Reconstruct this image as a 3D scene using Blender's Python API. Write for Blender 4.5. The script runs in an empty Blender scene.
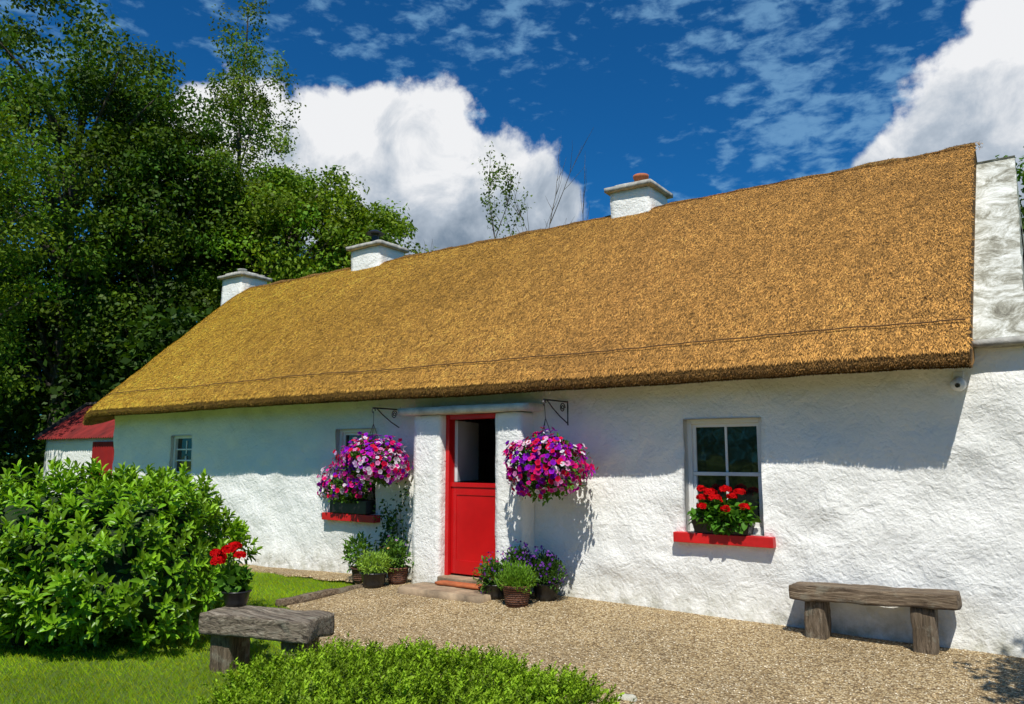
import bpy, bmesh, math, random
import numpy as np
from mathutils import Vector, Matrix
random.seed(7)
COL = bpy.context.scene.collection
sc = bpy.context.scene
sc.view_settings.view_transform='Standard'
try: sc.view_settings.look='None'
except Exception: pass
sc.view_settings.exposure=0

# ------------------------------------------------------------ helpers
def link(o): COL.objects.link(o); return o
def thing(o,label,cat,group=None):
    o["label"]=label; o["category"]=cat
    if group: o["group"]=group
    return o
def empty(name,loc,label,cat,group=None):
    e=bpy.data.objects.new(name,None); e.location=loc; e.empty_display_size=.2; link(e)
    return thing(e,label,cat,group)
def par(c,p):
    c.parent=p
    if p.type=='EMPTY': c.matrix_parent_inverse=Matrix.Translation(-Vector(p.location))
    return c
def pydata(name,v,f,mat=None,smooth=False):
    me=bpy.data.meshes.new(name); me.from_pydata([tuple(map(float,q)) for q in v],[],f); me.update()
    if smooth: me.polygons.foreach_set('use_smooth',[True]*len(me.polygons))
    o=link(bpy.data.objects.new(name,me))
    if mat: me.materials.append(mat)
    return o
def join_geo(parts):
    V=[];F=[];n=0
    for v,f in parts:
        V+= [tuple(q) for q in v]; F+=[[i+n for i in g] for g in f]; n+=len(v)
    return V,F
def bx(x0,x1,y0,y1,z0,z1):
    v=[(x0,y0,z0),(x1,y0,z0),(x1,y1,z0),(x0,y1,z0),(x0,y0,z1),(x1,y0,z1),(x1,y1,z1),(x0,y1,z1)]
    return v,[[0,3,2,1],[4,5,6,7],[0,1,5,4],[1,2,6,5],[2,3,7,6],[3,0,4,7]]
def boxes(name,lst,mat,bevel=0.004,smooth=False):
    V,F=join_geo([bx(*b) for b in lst])
    o=pydata(name,V,F,mat)
    if bevel:
        bm=bmesh.new(); bm.from_mesh(o.data)
        bmesh.ops.bevel(bm,geom=list(bm.edges),offset=bevel,segments=2,affect='EDGES',profile=.5)
        bm.to_mesh(o.data); bm.free()
    return o
def rough_box(name,x0,x1,y0,y1,z0,z1,mat,step=.06,amp=.008,scale=5,seed=0,bevel=.02):
    """lumpy box: subdivided, rounded, displaced"""
    def axis(a,b):
        n=max(1,int(round((b-a)/step))); return np.linspace(a,b,n+1)
    V={};L=[];F=[]
    def vid(p):
        k=(round(p[0],4),round(p[1],4),round(p[2],4))
        if k not in V: V[k]=len(L); L.append(p)
        return V[k]
    X,Y,Z=axis(x0,x1),axis(y0,y1),axis(z0,z1)
    def face(A,B,fn,flip):
        for i in range(len(A)-1):
            for j in range(len(B)-1):
                q=[vid(fn(A[i],B[j])),vid(fn(A[i+1],B[j])),vid(fn(A[i+1],B[j+1])),vid(fn(A[i],B[j+1]))]
                F.append(q[::-1] if flip else q)
    face(X,Y,lambda a,b:(a,b,z1),False); face(X,Y,lambda a,b:(a,b,z0),True)
    face(X,Z,lambda a,b:(a,y0,b),False); face(X,Z,lambda a,b:(a,y1,b),True)
    face(Y,Z,lambda a,b:(x1,a,b),False); face(Y,Z,lambda a,b:(x0,a,b),True)
    P=np.array(L,float); c=np.array([(x0+x1)/2,(y0+y1)/2,(z0+z1)/2]); h=np.array([(x1-x0)/2,(y1-y0)/2,(z1-z0)/2])
    q=P-c; inner=np.clip(q,-(h-bevel),(h-bevel)); d=q-inner; n=np.linalg.norm(d,axis=1,keepdims=True)
    m=(n[:,0]>bevel); d[m]=d[m]/n[m]*bevel; P=c+inner+d
    D=np.stack([vnoise(P*scale,seed+k)-.5 for k in range(3)],1)*2*amp+np.stack([vnoise(P*scale*3.3,seed+9+k)-.5 for k in range(3)],1)*amp*.8
    P=P+D
    return pydata(name,P,F,mat,True)
def _h(i,j,k,s):
    n=(i*374761393+j*668265263+k*2147483647+s*974634777)&0xffffffff
    n=((n^(n>>13))*1274126177)&0xffffffff
    n=((n^(n>>16))*2246822519)&0xffffffff
    return ((n^(n>>15))&0xffffff)/float(0xffffff)
def vnoise(P,s=0):
    P=np.asarray(P,float); I=np.floor(P).astype(np.int64); f=P-I; f=f*f*(3-2*f); r=0
    for a in (0,1):
        for b in (0,1):
            for c in (0,1):
                w=(f[:,0] if a else 1-f[:,0])*(f[:,1] if b else 1-f[:,1])*(f[:,2] if c else 1-f[:,2])
                r=r+w*_h(I[:,0]+a,I[:,1]+b,I[:,2]+c,s)
    return r
def tube(pts,rad,n=7,cap=True):
    pts=[Vector(p) for p in pts]; V=[];F=[]
    for i,p in enumerate(pts):
        t=(pts[min(i+1,len(pts)-1)]-pts[max(i-1,0)]).normalized()
        a=t.orthogonal().normalized() if i==0 else (pa-t*pa.dot(t)).normalized()
        pa=a; b=t.cross(a)
        r=rad[i] if hasattr(rad,'__len__') else rad
        for k in range(n):
            th=2*math.pi*k/n; V.append(p+a*(math.cos(th)*r)+b*(math.sin(th)*r))
    for i in range(len(pts)-1):
        for k in range(n):
            F.append([i*n+k,i*n+(k+1)%n,(i+1)*n+(k+1)%n,(i+1)*n+k])
    if cap:
        F.append(list(range(n))[::-1]); F.append([(len(pts)-1)*n+k for k in range(n)])
    return V,F
def lathe(prof,n=20,c=(0,0,0)):
    V=[];F=[]
    for r,z in prof:
        for k in range(n):
            t=2*math.pi*k/n; V.append((c[0]+r*math.cos(t),c[1]+r*math.sin(t),c[2]+z))
    for i in range(len(prof)-1):
        for k in range(n): F.append([i*n+k,i*n+(k+1)%n,(i+1)*n+(k+1)%n,(i+1)*n+k])
    F.append(list(range(n))[::-1])
    return V,F
T_QUAD=(np.array([(0,0,0),(.45,.5,.06),(1,0,-.04),(.45,-.5,.06)]),[[0,3,2,1]])
T_LEAF=(np.array([(0,0,0),(.35,.5,.12),(.75,.36,.08),(1,0,-.1),(.75,-.36,.08),(.35,-.5,.12),(.35,0,0),(.75,0,-.03)]),
        [[0,6,1],[6,7,2,1],[7,3,2],[0,5,6],[5,4,7,6],[4,3,7]])
def petal():
    v=[(0,0,-.25)]
    for k in range(10):
        t=2*math.pi*k/10; r=1. if k%2==0 else .82
        v.append((r*math.cos(t),r*math.sin(t),.05 if k%2==0 else .0))
    return np.array(v),[[0,k+1,(k+1)%10+1] for k in range(10)]
T_PET=petal()
def nrm(a): return a/np.maximum(np.linalg.norm(a,axis=1,keepdims=True),1e-9)
def bake(name,tmpl,P,D,N,S,C,mat,center_col=None,smooth=False):
    """many copies of a small template in one mesh: P pos, D template x, N template z, S scale, C colour"""
    tv,tf=tmpl; n=len(P); k=len(tv)
    D=nrm(D); Y=nrm(np.cross(N,D)); Z=np.cross(D,Y)
    V=(P[:,None,:]+D[:,None,:]*(tv[None,:,0]*S[:,0:1])[:,:,None]+Y[:,None,:]*(tv[None,:,1]*S[:,1:2])[:,:,None]+Z[:,None,:]*(tv[None,:,2]*S[:,2:3])[:,:,None])
    lv=np.concatenate([np.array(f) for f in tf]); ls=np.cumsum([0]+[len(f) for f in tf])[:-1]
    LV=(lv[None,:]+np.arange(n)[:,None]*k).ravel(); LS=(ls[None,:]+np.arange(n)[:,None]*len(lv)).ravel()
    me=bpy.data.meshes.new(name); me.vertices.add(n*k); me.loops.add(len(LV)); me.polygons.add(len(LS))
    me.vertices.foreach_set('co',V.astype(np.float32).ravel())
    me.loops.foreach_set('vertex_index',LV.astype(np.int32)); me.polygons.foreach_set('loop_start',LS.astype(np.int32))
    if smooth: me.polygons.foreach_set('use_smooth',np.ones(len(LS),bool))
    me.update(calc_edges=True)
    at=me.color_attributes.new('Col','FLOAT_COLOR','POINT')
    cc=np.ones((n,k,4),np.float32); cc[:,:,:3]=C[:,None,:]
    if center_col is not None: cc[:,0,:3]=center_col
    at.data.foreach_set('color',cc.ravel())
    me.materials.append(mat)
    return link(bpy.data.objects.new(name,me))

# ------------------------------------------------------------ materials
def newmat(name):
    m=bpy.data.materials.new(name); m.use_nodes=True; nt=m.node_tree
    b=nt.nodes['Principled BSDF']; return m,nt,b
def nd(nt,t,**kw):
    n=nt.nodes.new(t)
    for k,v in kw.items(): setattr(n,k,v)
    return n
def noise_node(nt,scale,detail=5,rough=.55,vec=None,dist=0):
    n=nd(nt,'ShaderNodeTexNoise'); n.inputs['Scale'].default_value=scale; n.inputs['Detail'].default_value=detail
    n.inputs['Roughness'].default_value=rough; n.inputs['Distortion'].default_value=dist
    if vec is not None: nt.links.new(vec,n.inputs['Vector'])
    return n
def ramp(nt,fac,stops):
    r=nd(nt,'ShaderNodeValToRGB'); e=r.color_ramp.elements
    while len(e)<len(stops): e.new(.5)
    for i,(p,c) in enumerate(stops):
        e[i].position=p; e[i].color=(*c,1) if len(c)==3 else c
    nt.links.new(fac,r.inputs['Fac']); return r
def mixc(nt,fac,a,b,mode='MIX'):
    m=nd(nt,'ShaderNodeMix',data_type='RGBA',blend_type=mode)
    for s,v in ((0,fac),(6,a),(7,b)):
        if isinstance(v,(int,float)): m.inputs[s].default_value=v
        elif isinstance(v,tuple): m.inputs[s].default_value=(*v,1)
        else: nt.links.new(v,m.inputs[s])
    return m.outputs[2]
def bump(nt,h,strength,dist,prev=None):
    b=nd(nt,'ShaderNodeBump'); b.inputs['Strength'].default_value=strength; b.inputs['Distance'].default_value=dist
    nt.links.new(h,b.inputs['Height'])
    if prev is not None: nt.links.new(prev,b.inputs['Normal'])
    return b.outputs[0]
def simple(name,col,rough=.5,nscale=8,var=.15,bumpd=0.0,metal=0,bscale=40):
    m,nt,b=newmat(name); tc=nd(nt,'ShaderNodeTexCoord').outputs['Object']
    n=noise_node(nt,nscale,6,.6,tc)
    lo=tuple(c*(1-var) for c in col); hi=tuple(min(1,c*(1+var)) for c in col)
    r=ramp(nt,n.outputs[0],[(.3,lo),(.7,hi)]); nt.links.new(r.outputs[0],b.inputs['Base Color'])
    b.inputs['Roughness'].default_value=rough; b.inputs['Metallic'].default_value=metal
    if bumpd: nt.links.new(bump(nt,noise_node(nt,bscale,4,.6,tc).outputs[0],.6,bumpd),b.inputs['Normal'])
    return m
def leafmat(name,rough=.45,trans=.3,spec=.35,tint=(1.25,1.2,.35)):
    m,nt,b=newmat(name); a=nd(nt,'ShaderNodeAttribute',attribute_name='Col')
    nt.links.new(a.outputs['Color'],b.inputs['Base Color']); b.inputs['Roughness'].default_value=rough
    b.inputs['Specular IOR Level'].default_value=spec
    t=nd(nt,'ShaderNodeBsdfTranslucent'); g=mixc(nt,1.0,a.outputs['Color'],tint,'MULTIPLY'); nt.links.new(g,t.inputs['Color'])
    mx=nd(nt,'ShaderNodeMixShader'); mx.inputs[0].default_value=trans
    nt.links.new(b.outputs[0],mx.inputs[1]); nt.links.new(t.outputs[0],mx.inputs[2])
    nt.links.new(mx.outputs[0],nt.nodes['Material Output'].inputs['Surface']); return m
M_LEAF=leafmat('leaf_soft',.55,.33,.18); M_GLOSS=leafmat('leaf_glossy',.36,.24,.35); M_PETAL=leafmat('petal',.7,.25,.1,(1,1,1))
def attr_diffuse(name,rough=.8):
    m,nt,b=newmat(name); a=nd(nt,'ShaderNodeAttribute',attribute_name='Col')
    nt.links.new(a.outputs['Color'],b.inputs['Base Color']); b.inputs['Roughness'].default_value=rough
    b.inputs['Specular IOR Level'].default_value=.2; return m
M_STRAW=attr_diffuse('straw',.75); M_PEB=attr_diffuse('pebble',.9)

def whitewash():
    m,nt,b=newmat('whitewash'); tc=nd(nt,'ShaderNodeTexCoord').outputs['Object']
    sp=nd(nt,'ShaderNodeSeparateXYZ'); nt.links.new(tc,sp.inputs[0])
    n1=noise_node(nt,1.6,6,.6,tc); base=ramp(nt,n1.outputs[0],[(.3,(.85,.85,.81)),(.65,(.94,.935,.90))]).outputs[0]
    n2=noise_node(nt,9,8,.7,tc,.6)
    st=ramp(nt,n2.outputs[0],[(.58,(0,0,0)),(.72,(1,1,1))]).outputs[0]
    base=mixc(nt,mixc(nt,1.0,st,(.35,.35,.35),'MULTIPLY'),base,(.62,.60,.53))
    mr=nd(nt,'ShaderNodeMapRange'); nt.links.new(sp.outputs['Z'],mr.inputs[0]); mr.inputs[1].default_value=.06; mr.inputs[2].default_value=.42; mr.inputs[3].default_value=1; mr.inputs[4].default_value=0
    n3=noise_node(nt,6,7,.7,tc)
    mu=nd(nt,'ShaderNodeMath',operation='MULTIPLY'); nt.links.new(mr.outputs[0],mu.inputs[0]); nt.links.new(ramp(nt,n3.outputs[0],[(.35,(0,0,0)),(.7,(1,1,1))]).outputs[0],mu.inputs[1])
    base=mixc(nt,mu.outputs[0],base,(.36,.35,.25))
    nt.links.new(base,b.inputs['Base Color']); b.inputs['Roughness'].default_value=.85; b.inputs['Specular IOR Level'].default_value=.25
    w=noise_node(nt,4,5,.6,tc,.8); f=noise_node(nt,30,6,.7,tc,.4)
    vo=nd(nt,'ShaderNodeTexVoronoi',feature='SMOOTH_F1'); vo.inputs['Scale'].default_value=8
    mp=nd(nt,'ShaderNodeVectorMath',operation='ADD'); nt.links.new(tc,mp.inputs[0]); nt.links.new(noise_node(nt,3,4,.6,tc).outputs['Color'],mp.inputs[1]); nt.links.new(mp.outputs[0],vo.inputs['Vector'])
    b1=bump(nt,w.outputs[0],.5,.05); b2=bump(nt,vo.outputs['Distance'],.3,.03,b1); b3=bump(nt,f.outputs[0],.75,.015,b2)
    nt.links.new(b3,b.inputs['Normal']); return m
M_WALL=whitewash()
def oldpaint():
    m,nt,b=newmat('weathered_white'); tc=nd(nt,'ShaderNodeTexCoord').outputs['Object']
    n=noise_node(nt,4,10,.8,tc,.7)
    r=ramp(nt,n.outputs[0],[(.38,(.72,.72,.67)),(.47,(.50,.50,.44)),(.54,(.30,.29,.23)),(.64,(.13,.12,.09))]); nt.links.new(r.outputs[0],b.inputs['Base Color'])
    b.inputs['Roughness'].default_value=.9
    nt.links.new(bump(nt,noise_node(nt,22,6,.6,tc).outputs[0],.7,.015),b.inputs['Normal']); return m
M_OLD=oldpaint()
M_RED=simple('red_gloss_paint',(.52,.006,.008),.3,3,.12,.0015,bscale=25)
M_SILL=simple('red_sill_paint',(.58,.010,.010),.5,6,.2,.003)
M_WFR=simple('white_frame_paint',(.8,.8,.78),.35,5,.04)
M_GREYP=simple('pale_interior_paint',(.62,.66,.66),.5,2,.08)
M_BLACK=simple('black_iron',(.012,.012,.013),.4,10,.2)
M_POT=simple('black_plastic',(.018,.018,.02),.35,10,.2)
M_TERRA=simple('terracotta',(.45,.13,.05),.8,12,.25,.004)
M_STONE=simple('slab_stone',(.30,.22,.14),.85,5,.5,.02,bscale=14)
M_ROCK=simple('lichen_rock',(.56,.54,.44),.9,9,.5,.03,bscale=16)
M_GREY=simple('grey_cement',(.34,.33,.30),.9,7,.45,.01)
M_DARK=simple('dark_interior',(.04,.035,.03),.9)
m,nt,b=newmat('window_glass'); b.inputs['Base Color'].default_value=(.012,.016,.014,1); b.inputs['Roughness'].default_value=.04; b.inputs['Specular IOR Level'].default_value=.9
nt.links.new(bump(nt,noise_node(nt,3,2,.5,nd(nt,'ShaderNodeTexCoord').outputs['Object']).outputs[0],.12,.02),b.inputs['Normal']); M_GLASS=m
def woodmat(name,c1,c2,c3,axis=0,lichen=.6):
    m,nt,b=newmat(name); tc=nd(nt,'ShaderNodeTexCoord').outputs['Object']
    mp=nd(nt,'ShaderNodeMapping'); s=[16,16,16]; s[axis]=1.5; mp.inputs['Scale'].default_value=s; nt.links.new(tc,mp.inputs['Vector'])
    n=noise_node(nt,2.2,9,.75,mp.outputs[0],.8)
    r=ramp(nt,n.outputs[0],[(.36,c1),(.5,c2),(.66,c3)])
    l=noise_node(nt,7,6,.7,tc); lr=ramp(nt,l.outputs[0],[(.54,(0,0,0)),(.64,(1,1,1))])
    col=mixc(nt,mixc(nt,1.0,lr.outputs[0],(lichen,)*3,'MULTIPLY'),r.outputs[0],(.44,.42,.32))
    nt.links.new(col,b.inputs['Base Color']); b.inputs['Roughness'].default_value=.9
    nt.links.new(bump(nt,n.outputs[0],1,.06),b.inputs['Normal']); return m
M_WOOD=woodmat('weathered_wood',(.05,.03,.018),(.24,.17,.105),(.48,.37,.25),0,.4)
M_WOODG=woodmat('grey_weathered_wood',(.035,.025,.017),(.29,.23,.165),(.62,.53,.41),0,.5)
M_WOODZ=woodmat('weathered_wood_post',(.05,.034,.02),(.22,.16,.10),(.40,.31,.22),2)
M_BARK=woodmat('bark',(.03,.024,.016),(.09,.07,.05),(.17,.145,.11),2)
def wicker():
    m,nt,b=newmat('wicker'); tc=nd(nt,'ShaderNodeTexCoord').outputs['Object']
    w=nd(nt,'ShaderNodeTexWave',bands_direction='Z'); w.inputs['Scale'].default_value=14; w.inputs['Distortion'].default_value=3; w.inputs['Detail Scale'].default_value=6; nt.links.new(tc,w.inputs[0])
    r=ramp(nt,w.outputs['Fac'],[(.2,(.05,.016,.01)),(.8,(.30,.12,.065))]); nt.links.new(r.outputs[0],b.inputs['Base Color']); b.inputs['Roughness'].default_value=.7
    nt.links.new(bump(nt,w.outputs['Fac'],.9,.02),b.inputs['Normal']); return m
M_WICK=wicker()
def thatchbase():
    m,nt,b=newmat('thatch_base'); tc=nd(nt,'ShaderNodeTexCoord').outputs['Object']
    mp=nd(nt,'ShaderNodeMapping'); mp.inputs['Scale'].default_value=(26,10,10); nt.links.new(tc,mp.inputs['Vector'])
    n=noise_node(nt,2.5,8,.7,mp.outputs[0])
    r=ramp(nt,n.outputs[0],[(.32,(.07,.03,.008)),(.6,(.32,.165,.038))]); nt.links.new(r.outputs[0],b.inputs['Base Color']); b.inputs['Roughness'].default_value=.95
    nt.links.new(bump(nt,n.outputs[0],1,.03),b.inputs['Normal']); return m
M_TBASE=thatchbase()
def groundmat():
    m,nt,b=newmat('grass_ground'); tc=nd(nt,'ShaderNodeTexCoord').outputs['Object']
    n=noise_node(nt,1.2,8,.65,tc); n2=noise_node(nt,60,5,.7,tc)
    r=ramp(nt,n.outputs[0],[(.3,(.10,.18,.012)),(.7,(.17,.27,.018))])
    c=mixc(nt,.7,r.outputs[0],ramp(nt,n2.outputs[0],[(.3,(.35,.35,.3)),(.7,(1.2,1.2,1.1))]).outputs[0],'MULTIPLY')
    nt.links.new(c,b.inputs['Base Color']); b.inputs['Roughness'].default_value=.95
    nt.links.new(bump(nt,n2.outputs[0],1,.03),b.inputs['Normal']); return m
def gravelmat():
    m,nt,b=newmat('gravel'); tc=nd(nt,'ShaderNodeTexCoord').outputs['Object']
    v=nd(nt,'ShaderNodeTexVoronoi'); v.inputs['Scale'].default_value=64; nt.links.new(tc,v.inputs['Vector'])
    sep=nd(nt,'ShaderNodeSeparateColor'); nt.links.new(v.outputs['Color'],sep.inputs[0])
    r=ramp(nt,sep.outputs[0],[(0,(.19,.125,.058)),(.3,(.40,.285,.14)),(.7,(.57,.44,.245)),(1,(.76,.655,.47))])
    dk=ramp(nt,v.outputs['Distance'],[(.35,(1,1,1)),(.8,(.32,.28,.22))])
    n=noise_node(nt,.9,5,.6,tc); big=ramp(nt,n.outputs[0],[(.35,(.76,.74,.70)),(.65,(1.08,1.06,1))])
    c=mixc(nt,1.0,r.outputs[0],dk.outputs[0],'MULTIPLY'); c=mixc(nt,1.0,c,big.outputs[0],'MULTIPLY')
    nt.links.new(c,b.inputs['Base Color']); b.inputs['Roughness'].default_value=.9
    inv=nd(nt,'ShaderNodeMath',operation='SUBTRACT'); inv.inputs[0].default_value=1; nt.links.new(v.outputs['Distance'],inv.inputs[1])
    b1=bump(nt,n.outputs[0],.4,.05); nt.links.new(bump(nt,inv.outputs[0],1,.010,b1),b.inputs['Normal']); return m

# ------------------------------------------------------------ ground
o=pydata('ground',[(-400,-400,0),(400,-400,0),(400,400,0),(-400,400,0)],[[0,1,2,3]],groundmat()); o["kind"]="structure"
YX=[-15,-6.97,-6.93,-5.6,-4.2,-3.2,-2.5,-1.9,-1.4,8]
YY=[-.42,-.45,-1.82,-2.75,-3.2,-3.5,-4.4,-7,-16,-16]
def ylow(x): return np.interp(x,YX,YY)
def gz(x,y):
    r=np.clip((y+1.7)/1.6,0,1); r=r*r*(3-2*r)
    fx=np.interp(x,[-9.5,-6.8,-5,-3,-1.5,3],[.0,.06,.09,.07,.04,.03])
    return .012+r*fx
xs=np.unique(np.concatenate([np.arange(-15,6,.12),[-6.97,-6.93]])); nyy=70
V=[];F=[]
for x in xs:
    yl=ylow(x)+.05*math.sin(x*9)+.03*math.sin(x*23)
    for j in range(nyy):
        t=j/(nyy-1); y=yl+(.4-yl)*t
        V.append((x,y,gz(x,y)+ (0 if j else -.02)))
for i in range(len(xs)-1):
    for j in range(nyy-1):
        a=i*nyy+j; F.append([a,a+nyy,a+nyy+1,a+1])
o=pydata('gravel_path',V,F,gravelmat(),True); o["kind"]="structure"
rng=np.random.default_rng(3)
n=20000; px=rng.uniform(-6.8,.6,n); py=rng.uniform(-4.6,-.02,n); k=py>ylow(px)+.02; px,py=px[k],py[k]; n=len(px)
P=np.stack([px,py,gz(px,py)+.001],1); A=rng.uniform(0,6.28,n)
T_PEBB=(np.array([(-.5,0,0),(0,-.4,0),(.5,0,0),(0,.42,0),(0,0,.4),(.1,.1,.38)]),[[0,1,4],[1,2,5],[1,5,4],[2,3,5],[3,0,4],[3,4,5]])
s=rng.uniform(.006,.018,n)
base=np.array([(.58,.43,.23),(.40,.28,.14),(.74,.64,.47),(.22,.15,.08)])[rng.integers(0,4,n)]*rng.uniform(.8,1.1,(n,1))
o=bake('pebbles',T_PEBB,P,np.stack([np.cos(A),np.sin(A),0*A],1),np.tile([0,0,1.],(n,1)),np.stack([s,s,s],1),base,M_PEB); o["kind"]="stuff"
n=150000; gx=rng.uniform(-10.5,-2.2,n); gy=rng.uniform(-6.4,-.4,n); k=(gy<ylow(gx)-.0); gx,gy=gx[k],gy[k]; n=len(gx)
A=rng.uniform(0,6.28,n); D=np.stack([np.cos(A)*.6,np.sin(A)*.6,rng.uniform(.5,1.3,n)],1)
N=np.stack([np.cos(A+1.57),np.sin(A+1.57),0*A+.3],1); L=rng.uniform(.02,.055,n)
pat=vnoise(np.stack([gx*1.5,gy*1.5,0*gx],1),5)
C=np.array([.32,.50,.015])[None]*rng.uniform(.6,1.25,(n,1))*(.75+.5*pat[:,None]); C[:,0]*=rng.uniform(.8,1.35,n)
o=bake('grass',(np.array([(0,.5,0),(0,-.5,0),(1,0,0)]),[[0,1,2]]),np.stack([gx,gy,0*gx],1),D,N,np.stack([L,0*L+.006,L],1),C,M_LEAF); o["kind"]="stuff"
e=rough_box('timber_edging',-6.98,-6.88,-1.9,-.42,-.02,.085,M_WOOD,.07,.012,6,3)
thing(e,"low weathered timber edging between lawn and gravel","edging")

# ------------------------------------------------------------ cottage
XL,XR=-14.05,-.15
cot=empty('cottage',(-7,2.5,0),"long whitewashed thatched cottage with red door and sills","house")
holes=[(-3.07,-2.29,.86,1.97),(-8.2,-7.4,.84,1.97),(-12.27,-11.65,1.28,1.94),(-6.3,-5.2,-.1,2.12)]
xg=set(np.round(np.arange(XL,XR,.055),4))|{XL,XR}; zg=set(np.round(np.arange(-.1,2.5,.055),4))|{2.5}
for h in holes: xg|={h[0],h[1]}; zg|={h[2],h[3]}
def clean(g):
    g=sorted(g); hv=set(sum([[h[0],h[1],h[2],h[3]] for h in holes],[]));out=[g[0]]
    for a in g[1:]:
        if a-out[-1]<.02:
            if a in hv: out[-1]=a
            continue
        out.append(a)
    return out
xg=clean(xg); zg=clean(zg); nz=len(zg)
P=np.array([(x,0,z) for x in xg for z in zg],float)
d=(vnoise(P*[1.1,1,1.4],11)-.5)*.07+(vnoise(P*[3.4,1,4.2],12)-.5)*.035+(vnoise(P*[8,1,9],13)-.5)*.016
P[:,1]+=d-.01-.05*np.clip((.35-P[:,2])/.4,0,1)
def inhole(i,j):
    cx=(xg[i]+xg[i+1])/2; cz=(zg[j]+zg[j+1])/2
    return any(h[0]<cx<h[1] and h[2]<cz<h[3] for h in holes)
V=[tuple(p) for p in P];F=[]
H={(i,j) for i in range(len(xg)-1) for j in range(nz-1) if inhole(i,j)}
back={}
def bk(a):
    if a not in back: back[a]=len(V); V.append((V[a][0],.3,V[a][2]))
    return back[a]
for i in range(len(xg)-1):
    for j in range(nz-1):
        a,b_,c,d_=i*nz+j,(i+1)*nz+j,(i+1)*nz+j+1,i*nz+j+1
        if (i,j) not in H: F.append([a,b_,c,d_])
        else:
            for (di,dj,p,q) in ((-1,0,a,d_),(1,0,c,b_),(0,-1,b_,a),(0,1,d_,c)):
                if (i+di,j+dj) not in H: F.append([p,q,bk(q),bk(p)])
wv,wf=join_geo([(V,F)])
n0=len(wv)
wv+=[(XL,0,-.1),(XL,5.1,-.1),(XL,5.1,2.5),(XL,2.55,4.80),(XL,0,2.5),(XR,0,-.1),(XR,5.1,-.1),(XR,5.1,2.5),(XR,2.55,4.75),(XR,0,2.5)]
wf+=[[n0,n0+4,n0+3,n0+2,n0+1],[n0+5,n0+6,n0+7,n0+8,n0+9],[n0+1,n0+2,n0+7,n0+6]]
wall=par(pydata('wall',wv,wf,M_WALL,False),cot)
wall.data.polygons.foreach_set('use_smooth',[len(p.vertices)==4 for p in wall.data.polygons])
fl=par(pydata('floor',[(XL,0.02,.12),(XR,.02,.12),(XR,5.1,.12),(XL,5.1,.12)],[[0,1,2,3]],M_DARK),cot)

# thatch
Y0,Z0=-.41,2.495
SL=(5.10-Z0)/(2.45-Y0)
prof=[(.06,2.44),(-.12,2.375),(-.32,2.32),(-.41,2.31),(-.45,2.325),(-.468,2.365),(-.455,2.43),(Y0,Z0)]
ns=56
for k in range(1,ns+1):
    t=k/ns; y=Y0+(2.45-Y0)*t; z=Z0+SL*(2.45-Y0)*t+.04*math.sin(math.pi*t); prof.append((y,z))
prof.append((2.55,5.15))
RT=len(prof)-1
prof+= [(5.1-a,b_) for a,b_ in prof[:-1][::-1]]
prof=np.array(prof)
TX0,TX1=-14.12,-.49
txs=np.linspace(TX0,TX1,250); npf=len(prof)
def thatch_pt(x,k):
    y,z=prof[k]; w=max(0,1-(y+.45)/1.6) if y<2.5 else 0
    return x,y-.10*w*np.clip((-x-.5)/8,0,1),z
TP=np.array([thatch_pt(x,k) for x in txs for k in range(npf)])
nn=np.array([0,-.68,.73])
dn=(vnoise(TP*[.7,1.0,1.0],21)-.5)*.05+(vnoise(TP*[3,3,3],22)-.5)*.016+(vnoise(TP*[9,9,9],23)-.5)*.008
TP+=dn[:,None]*nn
edge=np.clip((TP[:,0]-TX0)/.35,0,1); TP[:,2]-= (1-np.sqrt(1-(1-edge)**2+1e-9))*.16
V=[tuple(p) for p in TP];F=[]
for i in range(len(txs)-1):
    for k in range(npf-1):
        a=i*npf+k; F.append([a,a+npf,a+npf+1,a+1])
for e_,flip in ((0,False),(len(txs)-1,True)):
    b0=len(V); x=txs[e_]; V.append((x,2.55,4.78))
    fp=list(range(e_*npf,e_*npf+RT+1))+[b0]; f2=[b0]+list(range(e_*npf+RT,e_*npf+npf))
    for f in (fp,f2): F.append(f if flip else f[::-1])
b0=len(V); V+=[(TX0,.06,2.43),(TX1,.06,2.43),(TX1,2.55,4.77),(TX0,2.55,4.77),(TX1,5.04,2.43),(TX0,5.04,2.43)]
F+=[[b0,b0+3,b0+2,b0+1],[b0+3,b0+5,b0+4,b0+2]]
roof=par(pydata('thatched_roof',V,F,M_TBASE,True),cot)
n=480000
seg=np.linalg.norm(np.diff(prof[:RT+1],axis=0),axis=1)
wseg=seg.copy(); wseg[:2]*=.3; wseg[2:8]*=1.5; cum=np.cumsum(wseg)/wseg.sum()
u=rng.uniform(0,1,n); ks=np.searchsorted(cum,u); tt=rng.uniform(0,1,n)
fx=rng.uniform(0,len(txs)-1.001,n); ix=fx.astype(int); ft=fx-ix
G=TP.reshape(len(txs),npf,3)
A=G[ix,ks];B=G[ix+1,ks];C_=G[ix,ks+1];D_=G[ix+1,ks+1]
p=(A*(1-ft)[:,None]+B*ft[:,None])*(1-tt)[:,None]+(C_*(1-ft)[:,None]+D_*ft[:,None])*tt[:,None]
down=nrm(A-C_); N=nrm(np.cross(B-A,C_-A))
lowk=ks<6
ang=rng.normal(0,.38,n)
side=np.tile([1.,0,0],(n,1))
Dd=nrm(down*np.cos(ang)[:,None]+side*np.sin(ang)[:,None]+N*rng.uniform(0,.2,n)[:,None])
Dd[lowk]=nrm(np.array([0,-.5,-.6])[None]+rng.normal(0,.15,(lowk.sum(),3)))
L=rng.uniform(.025,.065,n); L[lowk]=rng.uniform(.015,.03,lowk.sum()); W=rng.uniform(.0045,.009,n)
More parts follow.
